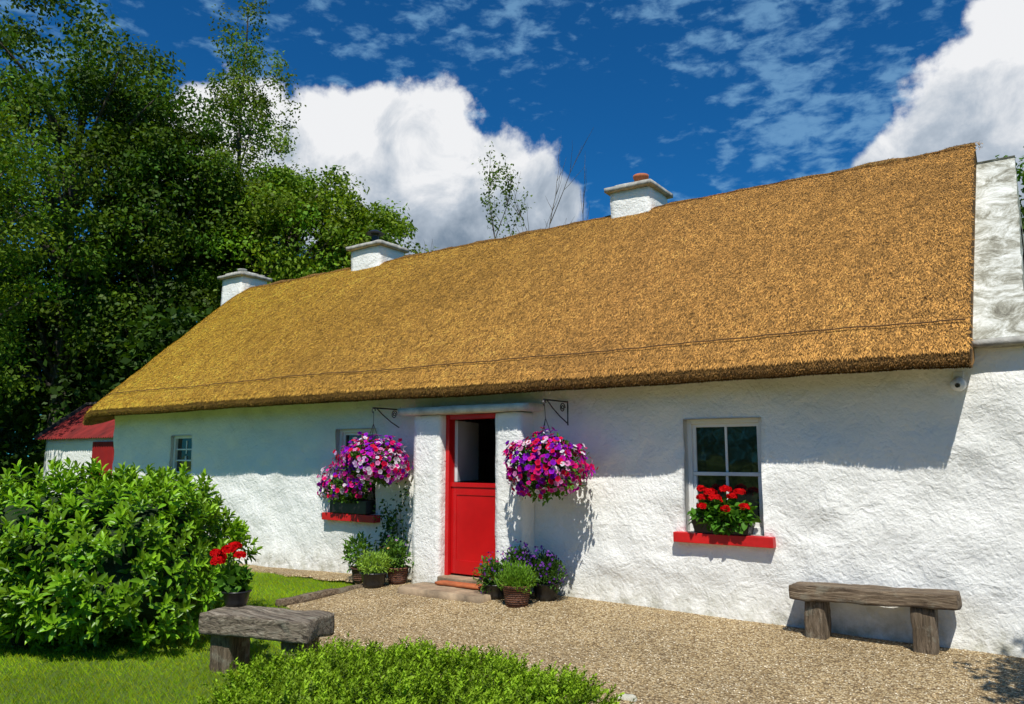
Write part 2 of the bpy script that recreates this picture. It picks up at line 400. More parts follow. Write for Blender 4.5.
big=vnoise(p*[.5,.8,.8],31); mid=vnoise(p*[18,12,12],32); streak=vnoise(p*[4,1.2,1.2],33)
xf=np.clip((-p[:,0]-4)/9.5,0,1)
warm=np.array([.56,.285,.072]); gold=np.array([.78,.47,.055])
c=(warm[None]*(1-xf[:,None])+gold[None]*xf[:,None])*(.65+.55*mid[:,None])*(.82+.32*big[:,None])*(.9+.2*streak[:,None])*rng.choice([.2,.6,1,1.45],n,p=[.15,.22,.40,.23])[:,None]
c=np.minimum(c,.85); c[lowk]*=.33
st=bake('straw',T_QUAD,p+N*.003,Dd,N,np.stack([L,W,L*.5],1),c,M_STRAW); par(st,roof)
def rope(name,s,x0,x1,rad,lift=.03):
    kk=int(np.argmin(abs(np.array([math.hypot(a-Y0,b_-Z0) for a,b_ in prof[8:RT]])-s)))+8
    sm=G[:,kk,:].copy()
    for _ in range(12): sm[1:-1]=(sm[:-2]+sm[1:-1]*2+sm[2:])/4
    pts=[(x,np.interp(x,txs,sm[:,1])-lift*.7,np.interp(x,txs,sm[:,2])+lift*.75+.003*math.sin(x*17)) for x in np.linspace(x0,x1,160)]
    V,F=tube(pts,rad,6); o=pydata(name,V,F,simple('hazel_rod',(.12,.06,.02),.9)); par(o,roof)
rope('binding_rod',.25,-13.95,-.52,.006)
rp=[]
for i,x in enumerate(np.linspace(TX0+.15,TX1,110)): rp.append((x,2.55+.02*math.sin(x*5),5.12+.010*math.sin(x*7.3)+.005*math.sin(x*31)-(.1 if i==0 else 0)))
V,F=tube(rp,.05,9); rr=pydata('ridge_roll',V,F,M_TBASE,True); par(rr,roof)
n=9000; q=np.array(rp)[rng.integers(0,110,n)]; q[:,0]+=rng.uniform(-.07,.07,n); th=rng.uniform(-1.7,1.7,n)
N=np.stack([0*th,np.sin(th)*-1,np.cos(th)],1); D=nrm(np.stack([rng.normal(0,.5,n),-np.cos(th)*np.sign(th+.001),-abs(np.sin(th))],1)+N*.03)
L=rng.uniform(.02,.045,n); c=np.array([.42,.24,.07])[None]*rng.choice([.4,.8,1.1],n)[:,None]
o=bake('ridge_straw',T_QUAD,q+N*.049,D,N,np.stack([L,0*L+.007,L*.5],1),c,M_STRAW); par(o,roof)

# gable parapet (slopes with the roof) with kneeler
def parapet():
    y0,z0=-.10,2.56; s=.888
    V=[];F=[];m_=40
    for i in range(m_+1):
        t=i/m_; y=y0+(2.57-y0)*t; z=z0+s*(y-y0); zb=max(z-.5,2.48)
        for x,zz in ((-.53,zb),(-.53,z),(-.12,z),(-.12,zb)): V.append((x+random.uniform(-.006,.006),y,zz+random.uniform(-.006,.006)))
    for i in range(m_):
        for k in range(3):
            a=i*4+k; F.append([a,a+1,a+5,a+4])
    F.append([0,3,2,1])
    n1=len(V)
    V2=[(x,5.1-y,z) for x,y,z in V]; F2=[[n1+i for i in f[::-1]] for f in F]
    return V+V2,F+F2
V,F=parapet(); pa=par(pydata('gable_parapet',V,F,M_OLD,False),cot)
kn=par(rough_box('kneeler',-.5,-.08,-.15,.3,2.485,2.55,M_GREY,.06,.006,6,4,.012),cot)

def chimney(x0,x1,zt,pot):
    ch=par(rough_box('chimney',x0+.06,x1-.06,2.35,3.0,4.6,zt-.07,M_WALL,.08,.01,4,int(-x0*3),.02),cot)
    cp=rough_box('chimney_cap',x0,x1,2.27,3.08,zt-.07,zt,M_GREY,.08,.006,6,8,.01); par(cp,ch)
    cx=(x0+x1)/2
    par(rough_box('flaunching',x0+.1,x1-.1,2.38,2.97,zt-.005,zt+.06,M_OLD,.06,.008,5,2,.03),ch)
    if pot=='terra':
        V,F=lathe([(.09,0),(.1,.12),(.115,.13),(.115,.17),(.08,.17),(.08,.1)],16,(cx+.05,2.65,zt+.05)); par(pydata('chimney_pot',V,F,M_TERRA,True),ch)
    if pot=='small':
        V,F=lathe([(.08,0),(.085,.07),(.10,.08),(.10,.11),(.07,.11),(.07,.05)],16,(cx,2.6,zt+.05)); par(pydata('chimney_pot',V,F,M_GREY,True),ch)
    if pot=='cowl':
        g=[lathe([(.07,0),(.07,.16)],14,(cx,2.6,zt+.05)),lathe([(.16,.19),(.18,.21),(.05,.28),(.001,.29)],14,(cx,2.6,zt+.05))]
        for k in range(4):
            a=k*math.pi/2; g.append(tube([(cx+.06*math.cos(a),2.6+.06*math.sin(a),zt+.19),(cx+.12*math.cos(a),2.6+.12*math.sin(a),zt+.26)],.01,5))
        V,F=join_geo(g); par(pydata('chimney_cowl',V,F,M_BLACK,False),ch)
chimney(-5.15,-4.40,5.50,'terra'); chimney(-10.6,-9.72,5.48,'cowl'); chimney(-14.6,-13.76,5.46,'small')
pr=par(rough_box('porch_pier',-6.5,-6.07,-.28,.02,-.05,2.1,M_WALL,.06,.009,5,31,.025),cot)
pr=par(rough_box('porch_pier',-5.25,-4.88,-.28,.02,-.05,2.1,M_WALL,.06,.009,5,37,.025),cot)
M_LINT=simple('offwhite_lintel',(.66,.64,.55),.85,5,.3,.01,bscale=20)
pl=par(rough_box('porch_lintel',-6.7,-4.74,-.37,.02,2.103,2.19,M_LINT,.07,.005,5,41,.01),cot)
dr=par(boxes('door',[(-6.01,-5.28,-.115,-.08,.22,1.24),(-6.015,-5.275,-.135,-.08,1.235,1.285),(-6.008,-5.93,-.123,-.115,.225,1.233),(-5.36,-5.282,-.123,-.115,.225,1.233),(-5.929,-5.361,-.123,-.115,.225,.38),(-5.929,-5.361,-.123,-.115,1.14,1.233)],M_RED,.002),cot)
par(boxes('door_frame',[(-6.068,-6.012,-.17,-.06,.2,2.098),(-5.272,-5.252,-.17,-.06,.2,2.098),(-6.01,-5.274,-.17,-.06,2.04,2.098)],M_RED,.004),dr)
par(boxes('door_handle',[(-5.34,-5.31,-.14,-.124,.98,1.06)],M_BLACK,.003),dr)
lf=boxes('upper_leaf',[(0,.7,-.02,.02,1.29,2.03)],M_GREYP,.004); a=math.radians(106)
lf.data.transform(Matrix.Translation((-6.0,-.05,0))@Matrix.Rotation(a,4,'Z')); par(lf,dr); lf["label"]="pale upper half door leaf standing open inward"
par(boxes('threshold',[(-6.07,-5.25,-.3,.1,.08,.2)],M_STONE,.01),dr)
st_=rough_box('doorstep',-6.25,-5.05,-.78,-.305,0,.13,M_STONE,.06,.01,5,51,.015); thing(st_,"worn brown stone slab before the red door","doorstep")
par(rough_box('step_board',-5.98,-5.32,-.46,-.3,.13,.175,simple('orange_tile',(.4,.11,.035),.8,8,.3),.06,.002),st_)

def window(h,cols,rows,sash=True,sill=True,sx=.1):
    x0,x1,z0,z1=h; yf=.07
    fr=.045
    L=[(x0,x0+fr,yf,yf+.09,z0,z1),(x1-fr,x1,yf,yf+.09,z0,z1),(x0+fr,x1-fr,yf,yf+.09,z1-fr,z1),(x0+fr,x1-fr,yf,yf+.09,z0,z0+fr+.02)]
    w=par(boxes('window',L,M_WFR,.004),cot)
    a0,a1,b0,b1=x0+fr,x1-fr,z0+fr+.02,z1-fr; mz=(b0+b1)/2
    S=[]
    if sash:
        S+=[(a0,a0+.035,yf+.02,yf+.06,b0,mz-.02),(a1-.035,a1,yf+.02,yf+.06,b0,mz-.02),(a0+.035,a1-.035,yf+.02,yf+.06,b0,b0+.04),
            (a0,a0+.035,yf+.035,yf+.075,mz+.02,b1),(a1-.035,a1,yf+.035,yf+.075,mz+.02,b1),(a0+.035,a1-.035,yf+.035,yf+.075,b1-.035,b1),(a0,a1,yf+.015,yf+.078,mz-.018,mz+.018)]
    for i in range(1,cols):
        x=a0+(a1-a0)*i/cols; S+=[(x-.012,x+.012,yf+.03,yf+.06,b0+.042,mz-.02),(x-.012,x+.012,yf+.04,yf+.07,mz+.02,b1-.037)]
    for j in range(1,rows):
        if sash: continue
        z=b0+(b1-b0)*j/rows; S+=[(a0+.002,a1-.002,yf+.025,yf+.065,z-.012,z+.012)]
    if S: par(boxes('sash',S,M_WFR,.003),w)
    par(boxes('glass',[(a0-.01,a1+.01,yf+.052,yf+.058,b0-.01,b1+.01)],M_GLASS,0),w)
    if sill: par(boxes('sill',[(x0-sx,x1+sx,-.12,.07,z0-.10,z0-.004)],M_SILL,.005),w)
window(holes[0],2,2); window(holes[1],2,2); window(holes[2],2,3,False,False)

# ------------------------------------------------------------ shed
sh=empty('shed',(-16.6,2,0),"small white shed with red corrugated roof and red door","shed")
par(rough_box('wall',-19,-14.25,1.0,2.9,-.1,2.0,M_WALL,.15,.015,3,61,.02),sh)
V=[];F=[];m_=170
for i in range(m_):
    x=-19.15+(4.95)*i/(m_-1); w=.018*math.sin(i*1.9)
    V+=[(x,.85,1.98+w),(x,1.95,2.80+w),(x,3.05,1.98+w)]
for i in range(m_-1):
    F+=[[i*3,i*3+3,i*3+4,i*3+1],[i*3+1,i*3+4,i*3+5,i*3+2]]
par(pydata('roof',V,F,simple('red_corrugated_paint',(.17,.012,.010),.95,2,.6),False),sh)
par(pydata('gable',[(-19,1.0,2.0),(-19,2.9,2.0),(-19,1.95,2.72)],[[0,1,2]],M_WALL),sh)
V,F=tube([(-19.15,.85,2.0),(-19.15,1.95,2.83)],.06,4); par(pydata('barge_board',V,F,M_DARK),sh)
V,F=tube([(-19.15,1.95,2.84),(-14.3,1.95,2.84)],.05,5); par(pydata('ridge_cap',V,F,M_DARK),sh)
par(boxes('door',[(-16.75+.12*i,-16.75+.12*i+.115,.955,.99,.1,1.9) for i in range(7)],simple('dull_red_paint',(.28,.006,.006),.7),.003),sh)

# ------------------------------------------------------------ benches
def bench(name,c,yaw,L,D,top,th,legs,label,seed,tilt=0,gr=0.0,wm=None,amp=.010):
    e=empty(name,(c[0],c[1],gr),label,"bench"); R=Matrix.Translation((c[0],c[1],gr))@Matrix.Rotation(yaw,4,'Z')
    s=rough_box('seat',-L/2,L/2,-D/2,D/2,top-th,top,wm or M_WOOD,.025,amp,6,seed,.008)
    s.data.transform(R@Matrix.Rotation(tilt,4,'Y')); par(s,e)
    for i,(lx,w,d) in enumerate(legs):
        l=rough_box('leg',lx-w/2,lx+w/2,-d/2,d/2,-.03,top-th+.005-tilt*lx,M_WOODZ,.035,.009,7,seed+5+i,.012); l.data.transform(R); par(l,e)
bench('wooden_bench',(-1.34,-.24),0,1.28,.28,.46,.12,[(-.46,.17,.2),(.37,.17,.2)],"rustic weathered timber bench against the white wall",71,-.03,.045)
bench('wooden_bench',(-4.97,-3.56),math.radians(17.5),.92,.38,.43,.155,[(-.31,.17,.26),(.3,.17,.26)],"rustic grey timber bench beside leafy bush and hedge",81,.015,0,M_WOODG,.012)

# ------------------------------------------------------------ plants
def blob_pts(n,c,r,lobes,seed,shell=(.8,1.0)):
    g=np.random.default_rng(seed); d=nrm(g.normal(size=(n,3)))
    k=1+.5*(vnoise(d*lobes+seed,seed)-.5)+.25*(vnoise(d*lobes*2.3+seed,seed+1)-.5)
    rad=g.uniform(shell[0],shell[1],n)*k
    return np.array(c)+d*np.array(r)*rad[:,None], nrm(d/np.array(r))
def core(name,c,r,lobes,seed,f,mat):
    bm=bmesh.new(); bmesh.ops.create_icosphere(bm,subdivisions=4,radius=1); d=np.array([v.co[:] for v in bm.verts])
    k=(1+.5*(vnoise(d*lobes+seed,seed)-.5)+.25*(vnoise(d*lobes*2.3+seed,seed+1)-.5))*f
    P=np.array(c)+d*np.array(r)*k[:,None]; P[:,2]=np.maximum(P[:,2],0.01)
    F=[[v.index for v in f_.verts] for f_ in bm.faces]; bm.free()
    return pydata(name,P,F,mat,True)
M_CORE=simple('inner_leaf_shade',(.012,.03,.004),.95,15,.5,.03)  # very dark green standing in for the shade between leaves
def shrub(name,c,r,shoots,per,ll,lw,col,label,seed,mat,lobes=2.0,stem=.1,up=.6,corefac=.86,zmin=.03,cat="bush",tipcol=None):
    g=np.random.default_rng(seed)
    e=empty(name,(c[0],c[1],0),label,cat)
    P,N=blob_pts(shoots,c,r,lobes,seed,(.78,1.06)); k=P[:,2]>zmin; P,N=P[k],N[k]; m_=len(P)
    ax=nrm(N+np.array([0,0,up])+g.normal(0,.25,(m_,3)))
    a1=nrm(np.cross(ax,g.normal(size=(m_,3)))); a2=np.cross(ax,a1)
    tone=g.uniform(.5,1.3,m_)
    PP=[];DD=[];NN=[];LL=[];CC=[]
    for i in range(per):
        f=i/max(1,per-1); th=i*2.4+g.uniform(0,.6,m_)
        rd=a1*np.cos(th)[:,None]+a2*np.sin(th)[:,None]
        el=.15+.9*f
        PP.append(P+ax*(stem*(f-.6))+rd*.004); DD.append(nrm(rd*(1.15-.75*f)+ax*el+g.normal(0,.12,(m_,3)))); NN.append(nrm(ax-rd*.35+g.normal(0,.15,(m_,3))))
        LL.append(g.uniform(.75,1.1,m_)*(1-.3*f))
        cc=np.array(col)[None]*(tone*g.uniform(.8,1.2,m_))[:,None]
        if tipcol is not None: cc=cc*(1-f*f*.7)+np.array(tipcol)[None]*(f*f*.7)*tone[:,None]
        CC.append(cc)
    P_,D,N_,L,C=np.concatenate(PP),np.concatenate(DD),np.concatenate(NN),np.concatenate(LL),np.concatenate(CC)
    fo=bake('foliage',T_LEAF if ll>.05 else T_QUAD,P_,D,N_,np.stack([L*ll,L*lw,L*ll],1),C,mat,smooth=False); par(fo,e)
    if corefac: par(core('inner_shade_core',c,r,lobes,seed,corefac,M_CORE),e)  # solid dark lump, painted shade for the gaps between leaves
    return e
shrub('laurel_bush',(-7.22,-3.62,.60),(1.22,1.12,.94),1700,10,.12,.047,(.14,.31,.012),"large glossy broad-leaved green bush on the lawn",101,M_GLOSS,1.8,.11,.7,.78,tipcol=(.34,.56,.025))
R35=math.radians(35)
HX,HY,HA,HB=-3.12,-4.12,1.15,1.18
def hedge():
    g=np.random.default_rng(5); e=empty('box_hedge',(HX,HY,0),"low clipped small-leaved hedge bordering the gravel","hedge")
    n=4600; a=g.uniform(0,6.28,n); rr=np.sqrt(g.uniform(0,1,n))
    rim=1+.10*np.sin(a*3+1)+.06*np.sin(a*7); sx,sy=HA*rr*np.cos(a)*rim,HB*rr*np.sin(a)*rim
    X=HX+sx*math.cos(R35)-sy*math.sin(R35); Y=HY+sx*math.sin(R35)+sy*math.cos(R35)
    H=.31*np.sqrt(np.clip(1-rr**7,0,1))*(.75+.5*vnoise(np.stack([X*3,Y*3,0*X],1),9))+.02
    sidef=g.uniform(0,1,n); edge=rr>.88; Z=H-.06; Z[edge]*=sidef[edge]
    per=22; PP=[];DD=[];NN=[];CC=[];LL=[]
    out=np.stack([X-HX,Y-HY,0*X],1); out=nrm(out)*(rr**3)[:,None]
    ax=nrm(out*.8+np.array([0,0,1.])+g.normal(0,.4,(n,3))); ln=g.uniform(.04,.17,n); tone=g.uniform(.35,1.25,n)
    for i in range(per):
        f=i/(per-1); th=i*2.4+g.uniform(0,1,n); rd=np.stack([np.cos(th),np.sin(th),0*th],1)
        PP.append(np.stack([X,Y,Z],1)+ax*(ln*f)[:,None]); DD.append(nrm(rd+ax*(.4+.8*f)+g.normal(0,.2,(n,3)))); NN.append(nrm(ax-rd*.3+g.normal(0,.3,(n,3))))
        LL.append(g.uniform(.7,1.15,n)); cc=(np.array([.08,.18,.01])*(1-f)+np.array([.32,.50,.025])*f)[None]*(tone*g.uniform(.75,1.25,n))[:,None]; CC.append(cc)  # sunlit tips and darker gaps are put into the leaf colours
    L=np.concatenate(LL)
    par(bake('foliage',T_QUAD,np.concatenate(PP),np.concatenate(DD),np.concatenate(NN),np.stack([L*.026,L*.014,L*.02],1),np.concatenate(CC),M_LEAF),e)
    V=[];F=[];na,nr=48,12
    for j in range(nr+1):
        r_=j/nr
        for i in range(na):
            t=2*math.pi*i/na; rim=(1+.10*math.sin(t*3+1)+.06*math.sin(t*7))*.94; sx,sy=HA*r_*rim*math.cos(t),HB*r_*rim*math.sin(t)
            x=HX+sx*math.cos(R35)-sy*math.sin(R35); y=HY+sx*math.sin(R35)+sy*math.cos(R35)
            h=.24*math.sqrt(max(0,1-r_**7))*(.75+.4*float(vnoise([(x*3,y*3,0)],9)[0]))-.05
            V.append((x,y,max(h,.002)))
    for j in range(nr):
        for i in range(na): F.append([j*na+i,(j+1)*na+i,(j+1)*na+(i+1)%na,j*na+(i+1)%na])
    par(pydata('inner_shade_core',V,F,M_CORE,True),e)  # dark solid mound under the sprigs, shade put in as colour
hedge()
for i,(x,y,s) in enumerate([(-2.18,-2.92,.13),(-2.00,-3.15,.12),(-2.44,-2.62,.08),(-1.90,-3.42,.10)]):
    r=rough_box('garden_rock',x-s,x+s*.9,y-s*.7,y+s*.7,-.02,s*.55,M_ROCK,.03,.03,9,200+i,.05); thing(r,"pale lichened garden rock at the hedge end","rock","rocks edging the hedge")

def pot(name,x,y,z,r,h,mat,label):
    e=empty(name,(x,y,z),label,"flower pot")
    V,F=lathe([(r*.72,0),(r*.8,h*.3),(r*.95,h*.9),(r*1.05,h*.92),(r*1.05,h),(r*.9,h),(r*.88,h*.85),(.001,h*.85)],22,(x,y,z)); par(pydata('pot',V,F,mat,True),e)
    return e
def foliage_ball(parent,c,r,n,ll,lw,col,seed,name='foliage',mat=None,shell=(.4,1.05),up=.5,tmpl=None,zfloor=None):
    P,N=blob_pts(n,c,r,2.2,seed,shell); g=np.random.default_rng(seed+1)
    if zfloor is not None:
        k=P[:,2]>zfloor; P,N=P[k],N[k]
    m_=len(P)
    D=nrm(N+np.array([0,0,up])+g.normal(0,.5,(m_,3))); N_=nrm(np.cross(D,np.cross(np.array([0,0,1.])+g.normal(0,.4,(m_,3)),D)))
    L=g.uniform(.7,1.2,m_); C=np.array(col)[None]*g.uniform(.6,1.4,(m_,1))
    o=bake(name,tmpl or T_LEAF,P-D*ll*.5*L[:,None],D,N_,np.stack([L*ll,L*lw,L*ll],1),C,mat or M_LEAF); par(o,parent); return o
def flowers(parent,c,r,n,size,palette,seed,name='flowers',center=(.12,.01,.10),shell=(.96,1.1),hemi=-.75,zfloor=None):
    P,N=blob_pts(n*2,c,r,2.2,seed,shell); k=N[:,2]>hemi
    if zfloor is not None: k&=P[:,2]>zfloor
    P,N=P[k][:n],N[k][:n]; m_=len(P); g=np.random.default_rng(seed+2)
    Nn=nrm(N+g.normal(0,.35,(m_,3))+np.array([0,-.15,.1])); D=nrm(np.cross(Nn,g.normal(size=(m_,3))))
    pal=np.array(palette); patch=(vnoise(P*7,seed)*len(pal)*1.4).astype(int); idx=np.where(g.uniform(0,1,m_)<.6,patch%len(pal),g.integers(0,len(pal),m_)); C=pal[idx]*g.uniform(.75,1.15,(m_,1))
    s=g.uniform(.8,1.15,m_)*size
    cen=C*.45 if center is None else center
    o=bake(name,T_PET,P,D,Nn,np.stack([s,s,s],1),C,M_PETAL,center_col=cen); par(o,parent); return o
PETU=[(.72,.006,.26),(.28,.006,.55),(.85,.03,.36),(.40,.012,.66),(.20,.004,.45),(.80,.004,.06),(.85,.28,.6),(.88,.78,.86),(.62,.006,.45),(.85,.01,.16)]
def hanging(x,y,z,rx,rz,seed,pal):
    br=empty('wall_bracket',(x,0,2.1),"black wrought iron scroll bracket on the white wall","bracket","brackets holding the hanging baskets")
    g=[tube([(x,-.0,2.2),(x,-.52,2.2)],.009,6),tube([(x,-.012,2.24),(x,-.012,1.94)],.011,6),tube([(x,-.02,1.96),(x,-.18,2.03),(x,-.34,2.12),(x,-.44,2.19)],.007,6)]
    sp=[(x,-.13+.055*(1-k/34)*math.cos(k*.42),2.13+.055*(1-k/34)*math.sin(k*.42)) for k in range(30)]; g.append(tube(sp,.006,5))
    sp=[(x,-.5+.03*math.cos(k*.6),2.175+.03*math.sin(k*.6)-.01) for k in range(9)]; g.append(tube(sp,.006,5))
    V,F=join_geo(g); par(pydata('bracket_arm',V,F,M_BLACK),br)
    e=empty('hanging_basket',(x,y,z-rz),"round hanging basket overflowing with pink and purple petunias","hanging basket","hanging baskets beside the door")
    g=[tube([(x,-.5,2.16),(x,y,2.0)],.004,5)]
    for k in range(3):
        a=k*2.094+.4; g.append(tube([(x,y,2.0),(x+.17*math.cos(a),y+.17*math.sin(a),z+.05)],.004,5))
    V,F=join_geo(g); par(pydata('chain',V,F,M_BLACK),e)
    V,F=lathe([(.02,-.2),(.12,-.17),(.17,-.08),(.19,.05),(.17,.05)],18,(x,y,z)); par(pydata('basket',V,F,M_WICK,True),e)
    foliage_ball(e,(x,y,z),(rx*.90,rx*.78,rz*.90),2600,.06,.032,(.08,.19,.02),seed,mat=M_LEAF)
    par(core('inner_shade_ball',(x,y,z),(rx*.7,rx*.62,rz*.7),2.2,seed,.9,M_CORE),e)  # dark solid ball blocks the view through, painted as inner shade
    flowers(e,(x,y,z),(rx,rx*.88,rz),900,.031,pal,seed+3,shell=(.90,1.12),center=None)
hanging(-4.43,-.48,1.47,.44,.355,301,PETU)
hanging(-6.97,-.5,1.50,.44,.31,311,PETU+[(.85,.72,.85),(.7,.45,.75)])
def geranium(parent,c,r,heads,seed,lc=(.09,.22,.02),hs=.055,nleaf=420):
    g=np.random.default_rng(seed)
    foliage_ball(parent,c,r,nleaf,.075,.07,lc,seed,shell=(.3,1.0),up=.3)
    P=[];N=[]
    for h in heads:
        m_=60; d=nrm(g.normal(size=(m_,3))); d[:,2]=abs(d[:,2])*.9-.15; P.append(np.array(h)+d*hs*np.array([1,1,.75])*g.uniform(.8,1.15)); N.append(nrm(d+g.normal(0,.2,(m_,3))))
    P=np.concatenate(P);N=np.concatenate(N);m_=len(P); D=nrm(np.cross(N,g.normal(size=(m_,3)))); s=g.uniform(.014,.023,m_)
    C=np.array([.8,.004,.006])[None]*g.uniform(.6,1.05,(m_,1)); o=bake('flowers',T_PET,P,D,N,np.stack([s,s,s],1),C,M_PETAL,center_col=(.35,.002,.004)); par(o,parent)
    V,F=join_geo([tube([(c[0]+(h[0]-c[0])*.5,c[1]+(h[1]-c[1])*.4,c[2]-.02),(h[0],h[1],h[2])],.004,5) for h in heads]); par(pydata('stems',V,F,simple('stem_green',(.05,.12,.02),.6)),parent)
wb=empty('window_box',(-2.7,-.03,.86),"black window box of red geraniums on red sill","window box")
V,F=[(-2.95,-.10,.862),(-2.43,-.10,.862),(-2.43,.05,.862),(-2.95,.05,.862),(-2.98,-.12,1.0),(-2.40,-.12,1.0),(-2.40,.062,1.0),(-2.98,.062,1.0)],[[0,3,2,1],[4,5,6,7],[0,1,5,4],[1,2,6,5],[2,3,7,6],[3,0,4,7]]
par(pydata('planter',V,F,M_POT),wb)
foliage_ball(wb,(-2.66,-.1,1.02),(.31,.13,.16),520,.08,.055,(.08,.22,.02),401,name='trailing_foliage',up=.1,zfloor=.87)
geranium(wb,(-2.66,-.06,1.08),(.28,.12,.12),[(-2.86,-.12,1.20),(-2.78,-.1,1.25),(-2.68,-.1,1.15),(-2.56,-.12,1.22),(-2.46,-.1,1.12),(-2.84,-.17,1.12),(-2.60,-.18,1.1),(-2.88,-.08,1.28),(-2.72,-.15,1.2),(-2.5,-.08,1.26),(-2.63,-.1,1.28)],402)
wb=empty('window_box',(-7.8,-.03,.84),"black window box with purple petunias on red sill","window box")
par(boxes('planter',[(-8.15,-7.45,-.12,.06,.842,1.02)],M_POT,.008),wb)
foliage_ball(wb,(-7.85,-.1,1.12),(.42,.16,.2),700,.06,.035,(.08,.19,.02),411,zfloor=.98)
flowers(wb,(-7.9,-.1,1.2),(.42,.2,.24),230,.034,PETU,412,zfloor=1.05,center=None)
p=pot('flower_pot',-6.78,-.62,.05,.16,.18,M_POT,"black plastic pot with pale green plant by doorstep"); foliage_ball(p,(-6.78,-.62,.33),(.22,.20,.15),1500,.04,.015,(.28,.44,.06),501,tmpl=T_QUAD)
p=pot('flower_pot',-7.2,-.42,.04,.13,.19,M_WICK,"small wicker pot with leafy plant by the wall"); foliage_ball(p,(-7.28,-.4,.40),(.26,.18,.24),260,.09,.03,(.12,.25,.03),511)
p=pot('flower_pot',-6.66,-.34,.07,.14,.2,M_WICK,"dark wicker pot with mixed plants against the pier"); foliage_ball(p,(-6.68,-.36,.40),(.23,.15,.20),800,.05,.025,(.10,.21,.03),521); flowers(p,(-6.68,-.38,.44),(.2,.14,.17),14,.018,[(.5,.35,.6),(.7,.5,.1),(.3,.1,.4)],522)
e=empty('climbing_plant',(-6.95,-.1,0),"leafy climbing rose against wall beside the porch","plant")
g=[];cp=[]
for k in range(7):
    x=-6.95+random.uniform(-.12,.12); pts=[]
    for j in range(9):
        t=j/8; pts.append((x+.34*(k/6-.5)*t*1.4+.04*math.sin(j+k),-.14-.05*math.sin(j*1.3+k),.05+1.15*t*(.6+.06*k)))
    g.append(tube(pts,[.009*(1-.7*j/8) for j in range(9)],5)); cp+=pts[2:]
V,F=join_geo(g); par(pydata('stems',V,F,M_BARK),e)
cp=np.array(cp); n=420; q=cp[rng.integers(0,len(cp),n)]+rng.normal(0,.055,(n,3)); q[:,1]=np.minimum(q[:,1],-.05)
D=nrm(rng.normal(size=(n,3))+[0,-.5,-.2]); N=nrm(rng.normal(size=(n,3))+[0,-1,.8]); L=rng.uniform(.035,.065,n)
par(bake('foliage',T_LEAF,q,D,N,np.stack([L,L*.6,L],1),np.array([.05,.12,.02])[None]*rng.uniform(.6,1.4,(n,1)),M_LEAF),e)
LAV=[(.15,.05,.42),(.28,.1,.55),(.10,.03,.32)]
p=pot('flower_pot',-4.68,-.66,.07,.155,.21,M_WICK,"woven wicker pot with fine grassy plant on gravel"); foliage_ball(p,(-4.68,-.66,.34),(.21,.20,.16),2200,.045,.012,(.16,.32,.03),531,tmpl=T_QUAD,up=1.2)
p=pot('flower_pot',-5.06,-.5,.08,.14,.16,M_POT,"black pot of purple lavender beside the doorstep"); foliage_ball(p,(-5.08,-.5,.31),(.22,.19,.19),900,.06,.02,(.09,.2,.03),541); flowers(p,(-5.08,-.5,.36),(.22,.19,.22),90,.012,LAV+[(.5,.04,.2)],542)
p=pot('flower_pot',-4.55,-.3,.08,.15,.19,M_POT,"dark pot of violet flowers against the wall"); foliage_ball(p,(-4.57,-.34,.38),(.25,.18,.20),1300,.055,.02,(.07,.15,.03),551); flowers(p,(-4.57,-.36,.43),(.25,.18,.20),200,.013,LAV,552)
p=pot('flower_pot',-4.87,-.34,.08,.14,.19,M_POT,"dark pot with purple flowers next to porch pier"); foliage_ball(p,(-4.87,-.36,.43),(.2,.15,.19),800,.05,.02,(.08,.18,.03),561); flowers(p,(-4.87,-.38,.47),(.19,.15,.19),130,.013,LAV,562)
R17=math.radians(17.5); bxp,byp=-4.97-.38*math.cos(R17)-.05,-3.56-.38*math.sin(R17)+.14
p=pot('flower_pot',bxp,byp,.43,.11,.12,M_POT,"black bowl of red geraniums resting on timber bench")
geranium(p,(bxp-.04,byp,.62),(.17,.15,.11),[(bxp-.18,byp-.08,.83),(bxp-.05,byp-.06,.86),(bxp-.12,byp+.05,.88),(bxp+.02,byp,.82),(bxp-.21,byp-.02,.79),(bxp-.09,byp-.12,.78)],601,hs=.05,nleaf=170)
e=empty('wall_light',(-.62,-.05,2.2),"small white round security light under the thatch","light")
V,F=lathe([(.03,0),(.055,.02),(.06,.06),(.05,.11),(.02,.125)],16); o=pydata('lamp_head',V,F,M_WFR,True); o.data.transform(Matrix.Translation((-.62,-.03,2.2))@Matrix.Rotation(math.radians(100),4,'X')); par(o,e)
par(boxes('mount',[(-.66,-.58,-.04,.03,2.24,2.3)],M_WFR,.006),e)

